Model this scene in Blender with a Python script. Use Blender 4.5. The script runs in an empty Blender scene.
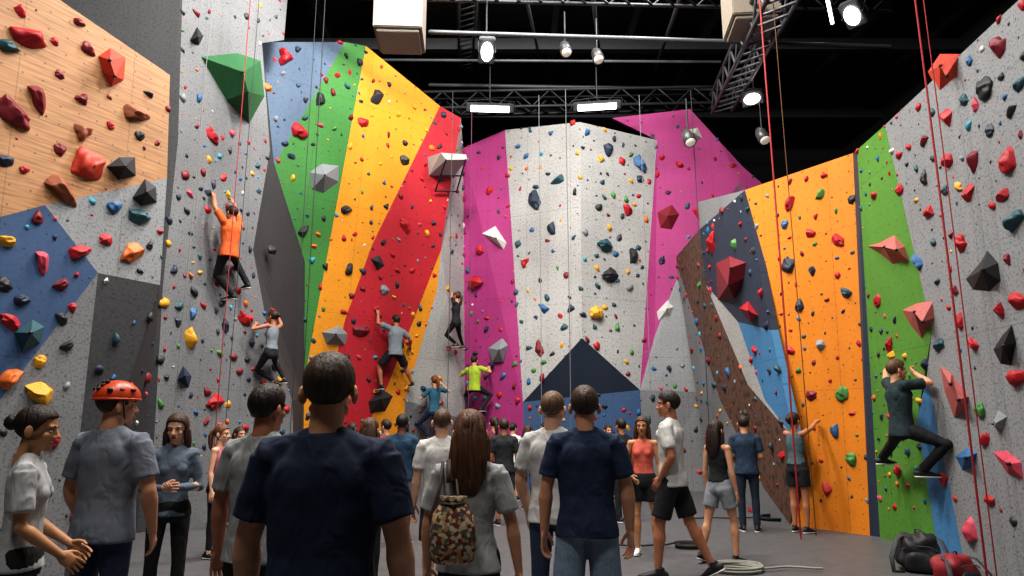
import bpy, bmesh, math, random
from math import sin, cos, pi, radians, sqrt
from mathutils import Vector, Matrix, noise
from mathutils.geometry import tessellate_polygon

V = Vector
scene = bpy.context.scene
COL = scene.collection
# ------------------------------------------------------------------ camera / survey helpers
FOC = 700.0
PITCH = math.atan(140/700)
EYE = V((0, 0, 1.45))
cam = bpy.data.cameras.new('camera'); cam.sensor_width = 36; cam.lens = FOC/1024*36
camo = bpy.data.objects.new('camera', cam); COL.objects.link(camo)
camo.location = EYE; camo.rotation_euler = (pi/2+PITCH, 0, 0); scene.camera = camo
cam.clip_end = 200
FW = V((0, cos(PITCH), sin(PITCH))); UP = V((0, -sin(PITCH), cos(PITCH)))
def ray(px, py): return FW + UP*((288-py)/FOC) + V((1, 0, 0))*((px-512)/FOC)
def at(px, py, Y):
    d = ray(px, py); return EYE + d*(Y/d.y)
def ground(px, py, z=0.0):
    d = ray(px, py); return EYE + d*((z-EYE.z)/d.z)
class Plane:
    def __init__(s, a, b, c):
        s.p = a; s.n = (b-a).cross(c-a).normalized()
        if s.n.dot(EYE-a) < 0: s.n = -s.n
    def hit(s, px, py, off=0.0):
        d = ray(px, py); return EYE + d*(s.n.dot(s.p+s.n*off-EYE)/s.n.dot(d))
    def poly(s, pts): return [p if isinstance(p, Vector) else s.hit(*p) for p in pts]

# ------------------------------------------------------------------ materials
def srgb(c):
    if isinstance(c, str):
        c = [int(c[i:i+2], 16)/255 for i in (0, 2, 4)]
    return tuple((x/12.92 if x <= .04045 else ((x+.055)/1.055)**2.4) for x in c)
MATS = {}
def mat(name, col, rough=.6, kind='plain', metal=0, scale=30, bump=.2, emit=0):
    key = (name, str(col), kind)
    if key in MATS: return MATS[key]
    m = bpy.data.materials.new(name); m.use_nodes = True
    nt = m.node_tree; N = nt.nodes; L = nt.links
    b = N['Principled BSDF']; c = srgb(col)
    b.inputs['Roughness'].default_value = rough; b.inputs['Metallic'].default_value = metal
    b.inputs['Base Color'].default_value = (*c, 1)
    if emit:
        b.inputs['Emission Color'].default_value = (*c, 1); b.inputs['Emission Strength'].default_value = emit
        MATS[key] = m; return m
    tc = N.new('ShaderNodeTexCoord')
    def noi(sc, det, src='Object', st=None, dist=0):
        n = N.new('ShaderNodeTexNoise'); n.inputs['Scale'].default_value = sc; n.inputs['Detail'].default_value = det; n.inputs['Distortion'].default_value = dist
        if st:
            mp = N.new('ShaderNodeMapping'); mp.inputs['Scale'].default_value = st
            L.new(tc.outputs[src], mp.inputs['Vector']); L.new(mp.outputs[0], n.inputs['Vector'])
        else: L.new(tc.outputs[src], n.inputs['Vector'])
        return n
    def ramp(n, p0, c0, p1, c1):
        r = N.new('ShaderNodeValToRGB'); e = r.color_ramp.elements
        e[0].position = p0; e[0].color = (*c0, 1); e[1].position = p1; e[1].color = (*c1, 1)
        L.new(n.outputs[0], r.inputs[0]); return r
    def bmp(n, s, d=.01):
        bm_ = N.new('ShaderNodeBump'); bm_.inputs['Strength'].default_value = s; bm_.inputs['Distance'].default_value = d
        L.new(n.outputs[0], bm_.inputs['Height']); L.new(bm_.outputs[0], b.inputs['Normal'])
    mul = lambda k: tuple(min(1, x*k) for x in c)
    if kind == 'plain':
        n = noi(scale, 3); r = ramp(n, .3, mul(.85), .7, mul(1.1)); L.new(r.outputs[0], b.inputs['Base Color']); bmp(n, bump)
    elif kind == 'cloth':
        n = noi(4, 2); r = ramp(n, .3, mul(.94), .7, mul(1.04)); L.new(r.outputs[0], b.inputs['Base Color'])
        bmp(noi(6, 2, st=(1.5, 1.5, .8), dist=1.2), .6, .03)
    elif kind == 'denim':
        n = noi(90, 4); r = ramp(n, .35, mul(.8), .65, mul(1.12)); L.new(r.outputs[0], b.inputs['Base Color']); bmp(noi(8, 2, dist=1), .4, .02)
    elif kind == 'hair':
        n = noi(55, 4, st=(1, 1, .10)); r = ramp(n, .3, mul(.45), .7, mul(1.6)); L.new(r.outputs[0], b.inputs['Base Color']); bmp(n, .7, .012)
    elif kind == 'skin':
        n = noi(18, 2); r = ramp(n, .3, mul(.93), .7, mul(1.05)); L.new(r.outputs[0], b.inputs['Base Color'])
        b.inputs['Subsurface Weight'].default_value = .08; b.inputs['Subsurface Radius'].default_value = (.02, .008, .004)
    elif kind == 'pattern':
        v = N.new('ShaderNodeTexVoronoi'); v.inputs['Scale'].default_value = 60; L.new(tc.outputs['Object'], v.inputs['Vector'])
        r = N.new('ShaderNodeValToRGB'); r.color_ramp.interpolation = 'CONSTANT'
        cols = ['b8a888', '6a2f2a', 'a8885a', '4a5c54', 'c6b69c', '8c4a3a']
        e = r.color_ramp.elements
        e[0].color = (*srgb(cols[0]), 1); e[1].position = .17; e[1].color = (*srgb(cols[1]), 1)
        for i in range(2, 6):
            x = e.new(i*.17); x.color = (*srgb(cols[i]), 1)
        L.new(v.outputs['Color'], r.inputs[0]); L.new(r.outputs[0], b.inputs['Base Color'])
    elif kind in ('panel', 'wood'):
        # UVs are in metres across each panel
        if kind == 'wood':
            n = noi(3.2, 8, 'UV', (.7, 12.0, 1)); r = ramp(n, .32, mul(.66), .62, mul(1.12))
        else:
            n = noi(scale, 2, 'UV'); k = bump
            r = ramp(n, .36, mul(1-k), .50, mul(1.03))
        big = noi(.9, 3, 'UV'); rb = ramp(big, .25, (.80,)*3, .75, (1, 1, 1))
        mx = N.new('ShaderNodeMix'); mx.data_type = 'RGBA'; mx.blend_type = 'MULTIPLY'; mx.inputs[0].default_value = 1
        L.new(r.outputs[0], mx.inputs[6]); L.new(rb.outputs[0], mx.inputs[7])
        def grid(sx, sy):
            d = N.new('ShaderNodeVectorMath'); d.operation = 'DIVIDE'; d.inputs[1].default_value = (sx, sy, 1)
            L.new(tc.outputs['UV'], d.inputs[0])
            f = N.new('ShaderNodeVectorMath'); f.operation = 'FRACTION'; L.new(d.outputs[0], f.inputs[0])
            s = N.new('ShaderNodeVectorMath'); s.operation = 'SUBTRACT'; s.inputs[1].default_value = (.5, .5, 0); L.new(f.outputs[0], s.inputs[0])
            return s
        g = grid(.2, .2)
        ms = N.new('ShaderNodeVectorMath'); ms.operation = 'MULTIPLY'; ms.inputs[1].default_value = (1, 1, 0); L.new(g.outputs[0], ms.inputs[0])
        ln = N.new('ShaderNodeVectorMath'); ln.operation = 'LENGTH'; L.new(ms.outputs[0], ln.inputs[0])
        lt = N.new('ShaderNodeMath'); lt.operation = 'LESS_THAN'; lt.inputs[1].default_value = .06; L.new(ln.outputs['Value'], lt.inputs[0])
        g2 = grid(1.22, 2.44)
        ab = N.new('ShaderNodeVectorMath'); ab.operation = 'ABSOLUTE'; L.new(g2.outputs[0], ab.inputs[0])
        sp = N.new('ShaderNodeSeparateXYZ'); L.new(ab.outputs[0], sp.inputs[0])
        gx = N.new('ShaderNodeMath'); gx.operation = 'GREATER_THAN'; gx.inputs[1].default_value = .4955; L.new(sp.outputs[0], gx.inputs[0])
        gy = N.new('ShaderNodeMath'); gy.operation = 'GREATER_THAN'; gy.inputs[1].default_value = .4978; L.new(sp.outputs[1], gy.inputs[0])
        m1 = N.new('ShaderNodeMath'); m1.operation = 'MAXIMUM'; L.new(gx.outputs[0], m1.inputs[0]); L.new(gy.outputs[0], m1.inputs[1])
        m2 = N.new('ShaderNodeMath'); m2.operation = 'MULTIPLY'; m2.inputs[1].default_value = .35; L.new(m1.outputs[0], m2.inputs[0])
        m3 = N.new('ShaderNodeMath'); m3.operation = 'MULTIPLY'; m3.inputs[1].default_value = .6; L.new(lt.outputs[0], m3.inputs[0])
        m4 = N.new('ShaderNodeMath'); m4.operation = 'MAXIMUM'; L.new(m2.outputs[0], m4.inputs[0]); L.new(m3.outputs[0], m4.inputs[1])
        mx2 = N.new('ShaderNodeMix'); mx2.data_type = 'RGBA'
        L.new(m4.outputs[0], mx2.inputs[0]); L.new(mx.outputs[2], mx2.inputs[6]); mx2.inputs[7].default_value = (*mul(.18), 1)
        L.new(mx2.outputs[2], b.inputs['Base Color'])
    MATS[key] = m; return m

# ------------------------------------------------------------------ mesh accumulator
class Acc:
    def __init__(s): s.v = []; s.f = []; s.m = []; s.s = []; s.mats = []
    def add(s, vs, fs, m=None, smooth=True):
        o = len(s.v); s.v.extend([tuple(x) for x in vs])
        if m is not None and m not in s.mats: s.mats.append(m)
        mi = s.mats.index(m) if m is not None else 0
        for f in fs: s.f.append(tuple(i+o for i in f)); s.m.append(mi); s.s.append(smooth)
    def mesh(s, name='m'):
        me = bpy.data.meshes.new(name); me.from_pydata(s.v, [], s.f)
        for m in s.mats: me.materials.append(m)
        me.polygons.foreach_set('material_index', s.m); me.polygons.foreach_set('use_smooth', s.s); me.update()
        return me
    def obj(s, name):
        o = bpy.data.objects.new(name, s.mesh(name)); COL.objects.link(o); return o

def tube(acc, pts, rad, m=None, ref=None, n=14, cap='round', smooth=True):
    pts = [V(p) for p in pts]; k = len(pts)
    rad = [(r, r) if not isinstance(r, (tuple, list)) else r for r in rad]
    tang = []
    for i in range(k):
        a = pts[max(0, i-1)]; b = pts[min(k-1, i+1)]
        tang.append((b-a).normalized())
    if ref is None:
        ref = V((1, 0, 0)) if abs(tang[0].x) < .8 else V((0, 1, 0))
    ref = V(ref)
    def fr(t, ref):
        x = (ref - t*ref.dot(t)).normalized(); return x, t.cross(x)
    x = None
    data = []
    for i in range(k):
        x, y = fr(tang[i], ref if x is None else x)
        data.append((pts[i], x, y, rad[i]))
    if cap == 'round':
        p, x0, y0, r = data[0]; mr = min(r); t = tang[0]
        pre = [(p-t*mr*.9, x0, y0, (r[0]*.4, r[1]*.4)), (p-t*mr*.6, x0, y0, (r[0]*.78, r[1]*.78))]
        p, x1, y1, r = data[-1]; mr = min(r); t = tang[-1]
        post = [(p+t*mr*.6, x1, y1, (r[0]*.78, r[1]*.78)), (p+t*mr*.9, x1, y1, (r[0]*.4, r[1]*.4))]
        data = pre+data+post
    vs = []; fs = []
    for (p, x_, y_, r) in data:
        for j in range(n):
            a = 2*pi*j/n; vs.append(p + x_*(r[0]*cos(a)) + y_*(r[1]*sin(a)))
    K = len(data)
    for i in range(K-1):
        for j in range(n):
            a = i*n+j; b = i*n+(j+1) % n
            fs.append((a, b, b+n, a+n))
    c0 = len(vs); vs.append(data[0][0]); vs.append(data[-1][0])
    for j in range(n):
        fs.append((c0, (j+1) % n, j)); o = (K-1)*n; fs.append((c0+1, o+j, o+(j+1) % n))
    acc.add(vs, fs, m, smooth)

def ell(acc, c, r, m=None, R=None, nu=18, nv=12, fn=None):
    c = V(c); vs = []; fs = []
    for i in range(1, nv):
        th = pi*i/nv
        for j in range(nu):
            ph = 2*pi*j/nu
            d = V((sin(th)*cos(ph), sin(th)*sin(ph), cos(th)))
            p = V((d.x*r[0], d.y*r[1], d.z*r[2]))
            if R: p = R @ p
            p = p+c
            if fn: p = fn(p, c, d)
            vs.append(p)
    for i in range(nv-2):
        for j in range(nu):
            a = i*nu+j; b = i*nu+(j+1) % nu
            fs.append((a, a+nu, b+nu, b))
    t = len(vs)
    for z in (1, -1):
        p = V((0, 0, r[2]*z)); p = (R @ p if R else p)+c
        if fn: p = fn(p, c, V((0, 0, z)))
        vs.append(p)
    for j in range(nu):
        fs.append((t, j, (j+1) % nu)); o = (nv-2)*nu; fs.append((t+1, o+(j+1) % nu, o+j))
    acc.add(vs, fs, m)

def box(acc, c, s, m=None, R=None, bev=.0):
    bm = bmesh.new(); bmesh.ops.create_cube(bm, size=1)
    for v in bm.verts: v.co = V((v.co.x*s[0], v.co.y*s[1], v.co.z*s[2]))
    if bev: bmesh.ops.bevel(bm, geom=bm.edges[:]+bm.verts[:], offset=bev, segments=2, affect='EDGES')
    bm.verts.index_update()
    vs = [(R @ v.co if R else v.co.copy())+V(c) for v in bm.verts]; fs = [[v.index for v in f.verts] for f in bm.faces]
    bm.free(); acc.add(vs, fs, m, False)

# ------------------------------------------------------------------ room shell
M_dark = mat('black_paint', '1b1c1f', .8); M_floor = mat('rubber_floor', '58595c', .5, scale=6, bump=.1)
def slab(name, c, s, m):
    a = Acc(); box(a, c, s, m); return a.obj(name)
slab('floor', (0, 8, -.1), (26, 36, .2), M_floor)
slab('ceiling', (0, 8, 13.1), (26, 36, .2), M_dark)
slab('wall_back', (0, 26.1, 6.5), (26, .2, 13), M_dark)
slab('wall_left', (-13.1, 8, 6.5), (.2, 36, 13), M_dark)
slab('wall_right', (13.1, 8, 6.5), (.2, 36, 13), M_dark)
slab('wall_front', (0, -10.1, 6.5), (26, .2, 13), mat('front_wall_paint', '5a5b5e', .8))

# ------------------------------------------------------------------ climbing wall panels
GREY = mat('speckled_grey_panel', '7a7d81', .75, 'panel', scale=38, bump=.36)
PALE = mat('pale_grey_panel', '92969a', .75, 'panel', scale=36, bump=.32)
WHITE = mat('white_panel', 'b4b6b6', .75, 'panel', scale=24, bump=.26)
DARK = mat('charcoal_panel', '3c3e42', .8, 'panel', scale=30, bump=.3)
WOOD = mat('plywood_panel', 'b88a62', .6, 'wood')
BLUE = mat('blue_panel', '38557c', .7, 'panel', scale=20, bump=.1)
STEEL = mat('steel_blue_panel', '586d87', .7, 'panel', scale=20, bump=.12)
LBLUE = mat('light_blue_panel', '4a86b6', .7, 'panel', scale=20, bump=.08)
NAVY = mat('navy_panel', '2e3a4e', .7, 'panel', scale=20, bump=.12)
GREEN = mat('green_panel', '3d803a', .7, 'panel', scale=20, bump=.08)
LGREEN = mat('bright_green_panel', '5a933a', .7, 'panel', scale=20, bump=.08)
YEL = mat('yellow_orange_panel', 'e2961e', .7, 'panel', scale=20, bump=.06)
ORA = mat('orange_panel', 'e0861c', .7, 'panel', scale=20, bump=.06)
RED = mat('red_panel', 'ba2233', .7, 'panel', scale=20, bump=.08)
PINK = mat('magenta_panel', 'a8367c', .7, 'panel', scale=20, bump=.08)
BROWN = mat('brown_panel', '664a3c', .75, 'panel', scale=8, bump=.6)

class Wall:
    def __init__(s, name, thick=.12):
        s.name = name; s.F = []; s.t = thick
    def add(s, pts, m, hold=None):
        n = V((0, 0, 0)); k = len(pts)
        for i in range(k):
            a, b = pts[i], pts[(i+1) % k]; n += V(((a.y-b.y)*(a.z+b.z), (a.z-b.z)*(a.x+b.x), (a.x-b.x)*(a.y+b.y)))
        n.normalize(); c = sum(pts, V((0, 0, 0)))/k
        if n.dot(EYE-c) < 0: pts = pts[::-1]; n = -n
        s.F.append((pts, m, n, hold)); return s
    def build(s):
        me = bpy.data.meshes.new(s.name); vs = []; fs = []; uv = []; mats = []; mi = []
        for pts, m, n, h in s.F:
            o = len(vs); vs += [tuple(p) for p in pts]; fs.append(list(range(o, o+len(pts))))
            if m not in mats: mats.append(m)
            mi.append(mats.index(m))
            ux = V((-n.y, n.x, 0)).normalized(); uy = n.cross(ux)
            if uy.z < 0: uy = -uy
            uv += [(p.dot(ux), p.dot(uy)) for p in pts]
        me.from_pydata(vs, [], fs)
        for m in mats: me.materials.append(m)
        me.polygons.foreach_set('material_index', mi)
        l = me.uv_layers.new(name='UVMap')
        for i, x in enumerate(uv): l.data[i].uv = x
        ob = bpy.data.objects.new(s.name, me); COL.objects.link(ob)
        so = ob.modifiers.new('thickness', 'SOLIDIFY'); so.thickness = s.t; so.offset = -1
        return ob

# --- left near wall
PA = Plane(at(170, 75, 8.0), at(160, 285, 8.0), at(0, 218, 6.42))
wA = Wall('wood_climbing_wall')
farBot = V((PA.hit(-260, 250).x, PA.hit(-260, 250).y, 0))
wA.add(PA.poly([(-260, -219), (60, 0), (170, 75), (167, 178), (45, 205), (0, 217), (-260, 260)]), WOOD, 2)
wA.add(PA.poly([(45, 205), (167, 178), (160, 285), (98, 273)]), PALE, 1)
wA.add(PA.poly([(-260, 260), (0, 217), (45, 205), (98, 273), (0, 400), (-260, 640)]), BLUE, 1)
gA0 = PA.hit(70, 525); gA0 = V((gA0.x, gA0.y, 0))
wA.add(PA.poly([(-260, 640), (0, 400), (98, 273), gA0, farBot]), GREY, 1)
wA.build()
# --- tall grey wall
PB = Plane(at(178, 0, 10.5), at(163, 285, 10.5), at(262, 300, 12.6))
wB = Wall('grey_climbing_wall')
def gnd(p): return V((p.x, p.y, 0))
bl = [(185, -90), (178, 140), (163, 285)]
B_l = PB.poly(bl); B_lg = gnd(PB.hit(152, 500))
B_r = PB.poly([(290, -30), (284, 40), (262, 43), (270, 150), (253, 250), (268, 330), (292, 400)]); B_rg = gnd(PB.hit(296, 500))
wB.add([B_l[0]]+B_r+[B_rg, B_lg, B_l[2], B_l[1]], GREY, 1)
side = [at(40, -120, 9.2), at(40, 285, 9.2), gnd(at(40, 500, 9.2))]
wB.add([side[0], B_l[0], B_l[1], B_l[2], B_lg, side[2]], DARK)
# soffit under left wall
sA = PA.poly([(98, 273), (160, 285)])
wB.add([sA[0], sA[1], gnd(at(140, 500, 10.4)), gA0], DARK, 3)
# --- rainbow wall
PC = Plane(at(262, 42, 13.4), at(461, 118, 16.8), at(305, 420, 15.2))
C_l = PC.poly([(262, 42), (274, 165), (305, 262), (304, 400)]); C_lg = gnd(PC.hit(303, 496))
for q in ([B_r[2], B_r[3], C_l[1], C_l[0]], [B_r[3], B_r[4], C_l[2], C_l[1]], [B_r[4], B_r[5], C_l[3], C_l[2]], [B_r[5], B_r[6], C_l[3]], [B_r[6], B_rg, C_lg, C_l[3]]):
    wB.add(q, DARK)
wB.build()
wC = Wall('striped_climbing_wall')
wC.add(PC.poly([(262, 42), (345, 42), (274, 165)]), STEEL, 1)
wC.add(PC.poly([(345, 42), (366, 46), (302, 392), (305, 262), (274, 165)]), GREEN, 1)
wC.add(PC.poly([(366, 46), (440, 106), (372, 245), (345, 320), (322, 420), C_lg, (302, 392)]), YEL, 1)
gC1 = gnd(PC.hit(365, 496)); gC2 = gnd(PC.hit(402, 496))
wC.add(PC.poly([(440, 106), (461, 118), (441, 250), (388, 385), (365, 430), gC1, C_lg, (322, 420), (345, 320), (372, 245)]), RED, 1)
wC.add(PC.poly([(441, 250), (437, 290), (405, 400), gC2, gC1, (365, 430), (388, 385)]), YEL, 1)
C_r = PC.poly([(461, 118), (441, 250), (437, 290), (405, 400)])
D_l = [at(463, 148, 18.2), at(464, 260, 18.2), at(465, 420, 18.2), gnd(at(466, 480, 18.2))]
wC.add([C_r[0], D_l[0], D_l[1], C_r[1]], WHITE, 1)
wC.add([C_r[1], D_l[1], D_l[2], C_r[3], C_r[2]], WHITE, 1)
wC.add([C_r[3], D_l[2], D_l[3], gC2], GREY, 1)
wC.build()
# --- back walls
wD = Wall('pink_white_climbing_wall')
a0 = at(505, 130, 17.8); a1 = at(523, 402, 17.3); ag = gnd(at(525, 480, 17.3))
wD.add([D_l[0], a0, a1, D_l[2], D_l[1]], PINK, 1); wD.add([D_l[2], a1, ag, D_l[3]], PINK)
b0 = at(580, 122, 16.8); b1 = at(582, 338, 16.7)
c0 = at(657, 140, 17.9); c1 = at(640, 390, 17.3); cg = gnd(at(645, 480, 17.3))
wD.add([a0, b0, b1, a1], WHITE, 4); wD.add([b0, c0, c1, b1], WHITE, 4)
wD.add([b1, c1, a1], NAVY); wD.add([a1, c1, cg, ag], BLUE, 1)
PD3 = Plane(at(657, 130, 17.9), at(742, 165, 17.4), at(645, 390, 17.4))
wD.add(PD3.poly([(612, 118), (690, 109), (742, 166), (765, 186), (730, 196), (690, 245), (655, 335), c1, c0]), PINK, 3)
wD.add(PD3.poly([(690, 245), (742, 180), (720, 330), (705, 392), c1, (655, 335)]), PALE, 1)
wD.add([c1, PD3.hit(705, 392), gnd(PD3.hit(712, 490)), cg], GREY, 1)
wD.build()
# --- right angular + orange
PF = Plane(at(853, 153, 10.1), gnd(at(870, 536, 10.1)), at(745, 190, 11.8))
oL = PF.poly([(745, 190), (772, 330), (795, 440)]); oLg = gnd(PF.hit(790, 518))
wF = Wall('orange_climbing_wall')
oR = PF.hit(853, 153); oRg = gnd(PF.hit(870, 536))
wF.add([oL[0], oR, oRg, oLg, oL[2], oL[1]], ORA, 1)
PE = Plane(oL[0], oLg, at(690, 245, 16.0))
wE = Wall('angular_climbing_wall')
wE.add(PE.poly([(698, 202), oL[0], (700, 229)]), PALE)
wE.add(PE.poly([(700, 229), oL[0], (771, 330), (738, 322), (706, 285)]), NAVY, 1)
wE.add(PE.poly([(738, 322), (771, 330), (795, 440), (765, 400)]), LBLUE, 1)
wE.add(PE.poly([(706, 285), (738, 322), (765, 400), (795, 440), (748, 385)]), WHITE)
wE.add(PE.poly([(675, 258), (700, 229), (706, 285), (748, 385), (795, 440), oLg, (765, 490), (720, 400)]), BROWN, 1)
eg = gnd(at(712, 490, 15.2))
wE.add(PE.poly([(675, 258), (720, 400), (765, 490), oLg, eg]), GREY, 1)
wE.build()
# --- right wall
PG = Plane(at(885, 125, 8.7), ground(950, 560), ground(880, 537))
g0 = PG.hit(857, 150); g0g = gnd(PG.hit(880, 537))
wF.add([oR, g0, g0g, oRg], NAVY); wF.build()
wG = Wall('green_grey_climbing_wall')
pa = PG.hit(1010, 8); pb = PG.hit(885, 125); dirg = (pa-pb).normalized(); ptop = pa+dirg*5.5
G1 = gnd(PG.hit(938, 553)); G2 = gnd(PG.hit(965, 566))
wG.add(PG.poly([g0, (885, 125), (932, 330), (917, 420), G1, g0g]), LGREEN, 1)
wG.add(PG.poly([(917, 420), (927, 375), G2, G1]), LBLUE)
GN = gnd(ptop)
wG.add(PG.poly([(885, 125), ptop, GN, G2, (927, 375), (932, 330)]), PALE, 1)
wG.build()

# ------------------------------------------------------------------ holds
HC = dict(red='b01e2a', maroon='7b1f2c', pink='c94c60', salmon='b0605c', orange='d86e26', orred='c2402c', yellow='dba22a', teal='2d5560', navy='26344a',
          dark='2b2e34', black='17181b', white='cfd0cd', grey='83888f', blue='2f6394', green='4a8442', rust='94553a', cyan='3a98b0', brown='a0653a')
def hmat(c): return mat('hold_'+c, HC[c], .55, bump=.15, scale=60)
NV = 14
def variant(k, sub):
    rr = random.Random(k*13+5)
    bm = bmesh.new(); bmesh.ops.create_icosphere(bm, subdivisions=sub, radius=1)
    cuts = []
    for i in range(4 if k % 3 else 2):
        th = rr.uniform(0, 2*pi); el = rr.uniform(.15, 1.1); cuts.append((V((cos(th)*cos(el), sin(th)*cos(el), sin(el))), rr.uniform(.45, .68)))
    for v in bm.verts:
        x, y, z = v.co; a = math.atan2(y, x); t = k % 7
        d = 1+.38*noise.noise(V((x, y, z))*1.5+V((k*7.1, 0, 0)))
        if t == 1: x *= 1.45; y *= .62
        if t == 2: x *= 1-.5*y; y *= 1.2
        if t == 3: d *= 1+.26*cos(3*a)*(1-abs(z))
        if t == 4: x *= 1.4; y = y*.6+.5*x*x*.5-.25
        if t == 5: x *= 1.25; z = z*1.2+.6*y*(z > 0); y *= .65
        if t == 6: x *= .85+.35*cos(2*a+.5); y *= 1.15
        z = z*.72
        q = V((x*d, y*d, z*d))
        for n_, o_ in cuts:
            e = q.dot(n_)-o_
            if e > 0: q = q-n_*e*.85
        if q.z < -.1: q.z = -.1
        v.co = q
    bm.verts.index_update()
    r = ([v.co.copy() for v in bm.verts], [tuple(q.index for q in f.verts) for f in bm.faces], k % 5 != 4); bm.free(); return r
VS = [variant(k, 2) for k in range(NV)]; VB = [variant(k, 4) for k in range(NV)]
rnd = random.Random(7)
def basis(n, roll):
    u = V((-n.y, n.x, 0)).normalized(); w = n.cross(u)
    x = u*cos(roll)+w*sin(roll); y = n.cross(x)
    return Matrix((x, y, n)).transposed()
BOLT = mat('steel_bolt', '3a3a3c', .4, metal=.8)
def hold(acc, p, n, r, color, k=None, roll=None, big=False, zs=1.0):
    k = rnd.randrange(NV) if k is None else k+7*rnd.randrange(2)
    k = min(k, NV-1)
    vs, fs, sm = (VB if big else VS)[k]
    B = basis(n, rnd.uniform(0, 6.28) if roll is None else roll)
    acc.add([p+B @ V((q.x*r, q.y*r, q.z*r*zs)) for q in vs], fs, hmat(color), sm)
    if big:
        tube(acc, [p+n*r*.3*zs, p+n*r*.60*zs], [r*.10, r*.10], BOLT, n=8, cap='flat', smooth=False)
def volume(acc, p, n, r, color, sides=4, h=.45, roll=0, seed=0, m=None):
    rr = random.Random(seed); B = basis(n, roll); base = []; top = []
    ox, oy = rr.uniform(-.3, .3), rr.uniform(-.3, .3)
    for i in range(sides):
        a = 2*pi*i/sides+rr.uniform(-.35, .35); q = rr.uniform(.7, 1.15)
        base.append(p+B @ V((cos(a)*q*r, sin(a)*q*r, -.02)))
        top.append(p+B @ V((cos(a)*q*r*.25+ox*r, sin(a)*q*r*.25+oy*r, h*r*rr.uniform(.8, 1.15))))
    fs = [(i, (i+1) % sides, sides+(i+1) % sides, sides+i) for i in range(sides)]+[tuple(range(sides, 2*sides)), tuple(range(sides))[::-1]]
    acc.add(base+top, fs, m or mat('volume_'+color, HC[color], .7, bump=.1), False)
    c = p+B @ V((ox*r, oy*r, h*r)); tube(acc, [c-n*.02, c+n*.015], [r*.05]*2, BOLT, n=8, cap='flat')
used = []
def polyvol(acc, plane, base, ridge, off, color, m=None):
    """faceted plywood/fibreglass volume: outline on the wall, raised ridge of 1-2 points"""
    bp = [plane.hit(*q)-plane.n*.02 for q in base]; rp = [plane.hit(q[0], q[1], off) for q in ridge]
    vs = bp+rp; k = len(bp); fs = []; near = [min(range(len(rp)), key=lambda j: (rp[j]-b).length) for b in bp]
    for i in range(k):
        j = (i+1) % k; a, b = near[i], near[j]
        fs.append((i, j, k+a)) if a == b else fs.extend([(i, j, k+b), (i, k+b, k+a)])
    acc.add(vs, fs, m or mat('volume_'+color, HC[color], .7, bump=.1), False)
    c = sum(bp, V((0, 0, 0)))/k; used.append((c, max((b-c).length for b in bp)))
    for q in rp: tube(acc, [q-plane.n*.02, q+plane.n*.008], [.018]*2, BOLT, n=8, cap='flat')
PAL = ['red']*5+['navy']*5+['teal']*3+['dark']*4+['blue']*2+['maroon']*3+['orange', 'yellow', 'yellow', 'green', 'pink', 'white', 'grey', 'cyan']
PALD = ['navy']*4+['dark']*3+['red']*5+['teal']*4+['yellow']*3+['blue']*4+['green', 'green', 'maroon', 'maroon', 'orange', 'cyan', 'grey']
PALW = ['maroon']*5+['rust']*2+['red']*2+['dark']*2
def scatter(acc, wall, spacing, rmin, rmax, pal=PAL):
    for ps, (sp_, r0, r1) in enumerate(((spacing, rmin*1.6, rmax), (spacing*.85, rmin*.55, rmin*1.35))):
        for pts, m, n, h in wall.F:
            if not h: continue
            sp = sp_*{1: 1, 2: 1.3, 3: 1.5, 4: 1.05}[h]; pl = {2: PALW, 4: PALD}.get(h, pal); kr = 1.18 if h == 4 and ps == 0 else 1
            tris = tessellate_polygon([pts]); ar = []
            for t in tris:
                a, b, c = [pts[i] for i in t]; ar.append((b-a).cross(c-a).length/2)
            tot = sum(ar); want = int(tot/(sp**2)*.8); tries = 0; got = 0; loc = []
            while got < want and tries < want*10:
                tries += 1; x = rnd.uniform(0, tot); i = 0
                while i < len(ar)-1 and x > ar[i]: x -= ar[i]; i += 1
                a, b, c = [pts[j] for j in tris[i]]; u, w = rnd.random(), rnd.random()
                if u+w > 1: u, w = 1-u, 1-w
                p = a+(b-a)*u+(c-a)*w
                if p.z < .4: continue
                if any((p-q).length < sp*.6 for q in loc) or any((p-q).length < s+.09 for q, s in used): continue
                loc.append(p); got += 1
                r = (r0+(r1-r0)*rnd.random()**1.7)*kr
                if ps == 0: used.append((p, r))
                hold(acc, p, n, r, rnd.choice(pl))
def placed(acc, plane, L, k=1.0):
    for px, py, col, size, kind in L:
        p = plane.hit(px, py); dist = (p-EYE).dot(FW); r = size/2*dist/FOC*k
        used.append((p, r))
        if kind == 'v': volume(acc, p, plane.n, r*1.05, col, rnd.choice([3, 4, 4, 5]), .5, rnd.uniform(0, 6), rnd.randrange(999))
        else: hold(acc, p, plane.n, r*1.02, col, kind % 7, big=True)
a = Acc()
polyvol(a, PA, [(106, 166), (120, 156), (137, 156), (138, 176), (120, 181)], [(125, 166)], .22, 'dark')
polyvol(a, PA, [(14, 332), (34, 318), (47, 326), (42, 344), (22, 354)], [(31, 333)], .22, 'teal')
polyvol(a, PA, [(132, 198), (146, 177), (158, 186), (159, 203), (142, 207)], [(147, 192)], .2, 'dark')
polyvol(a, PA, [(98, 55), (112, 46), (128, 56), (126, 80), (112, 88), (102, 72)], [(110, 60), (115, 76)], .16, 'orred')
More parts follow.
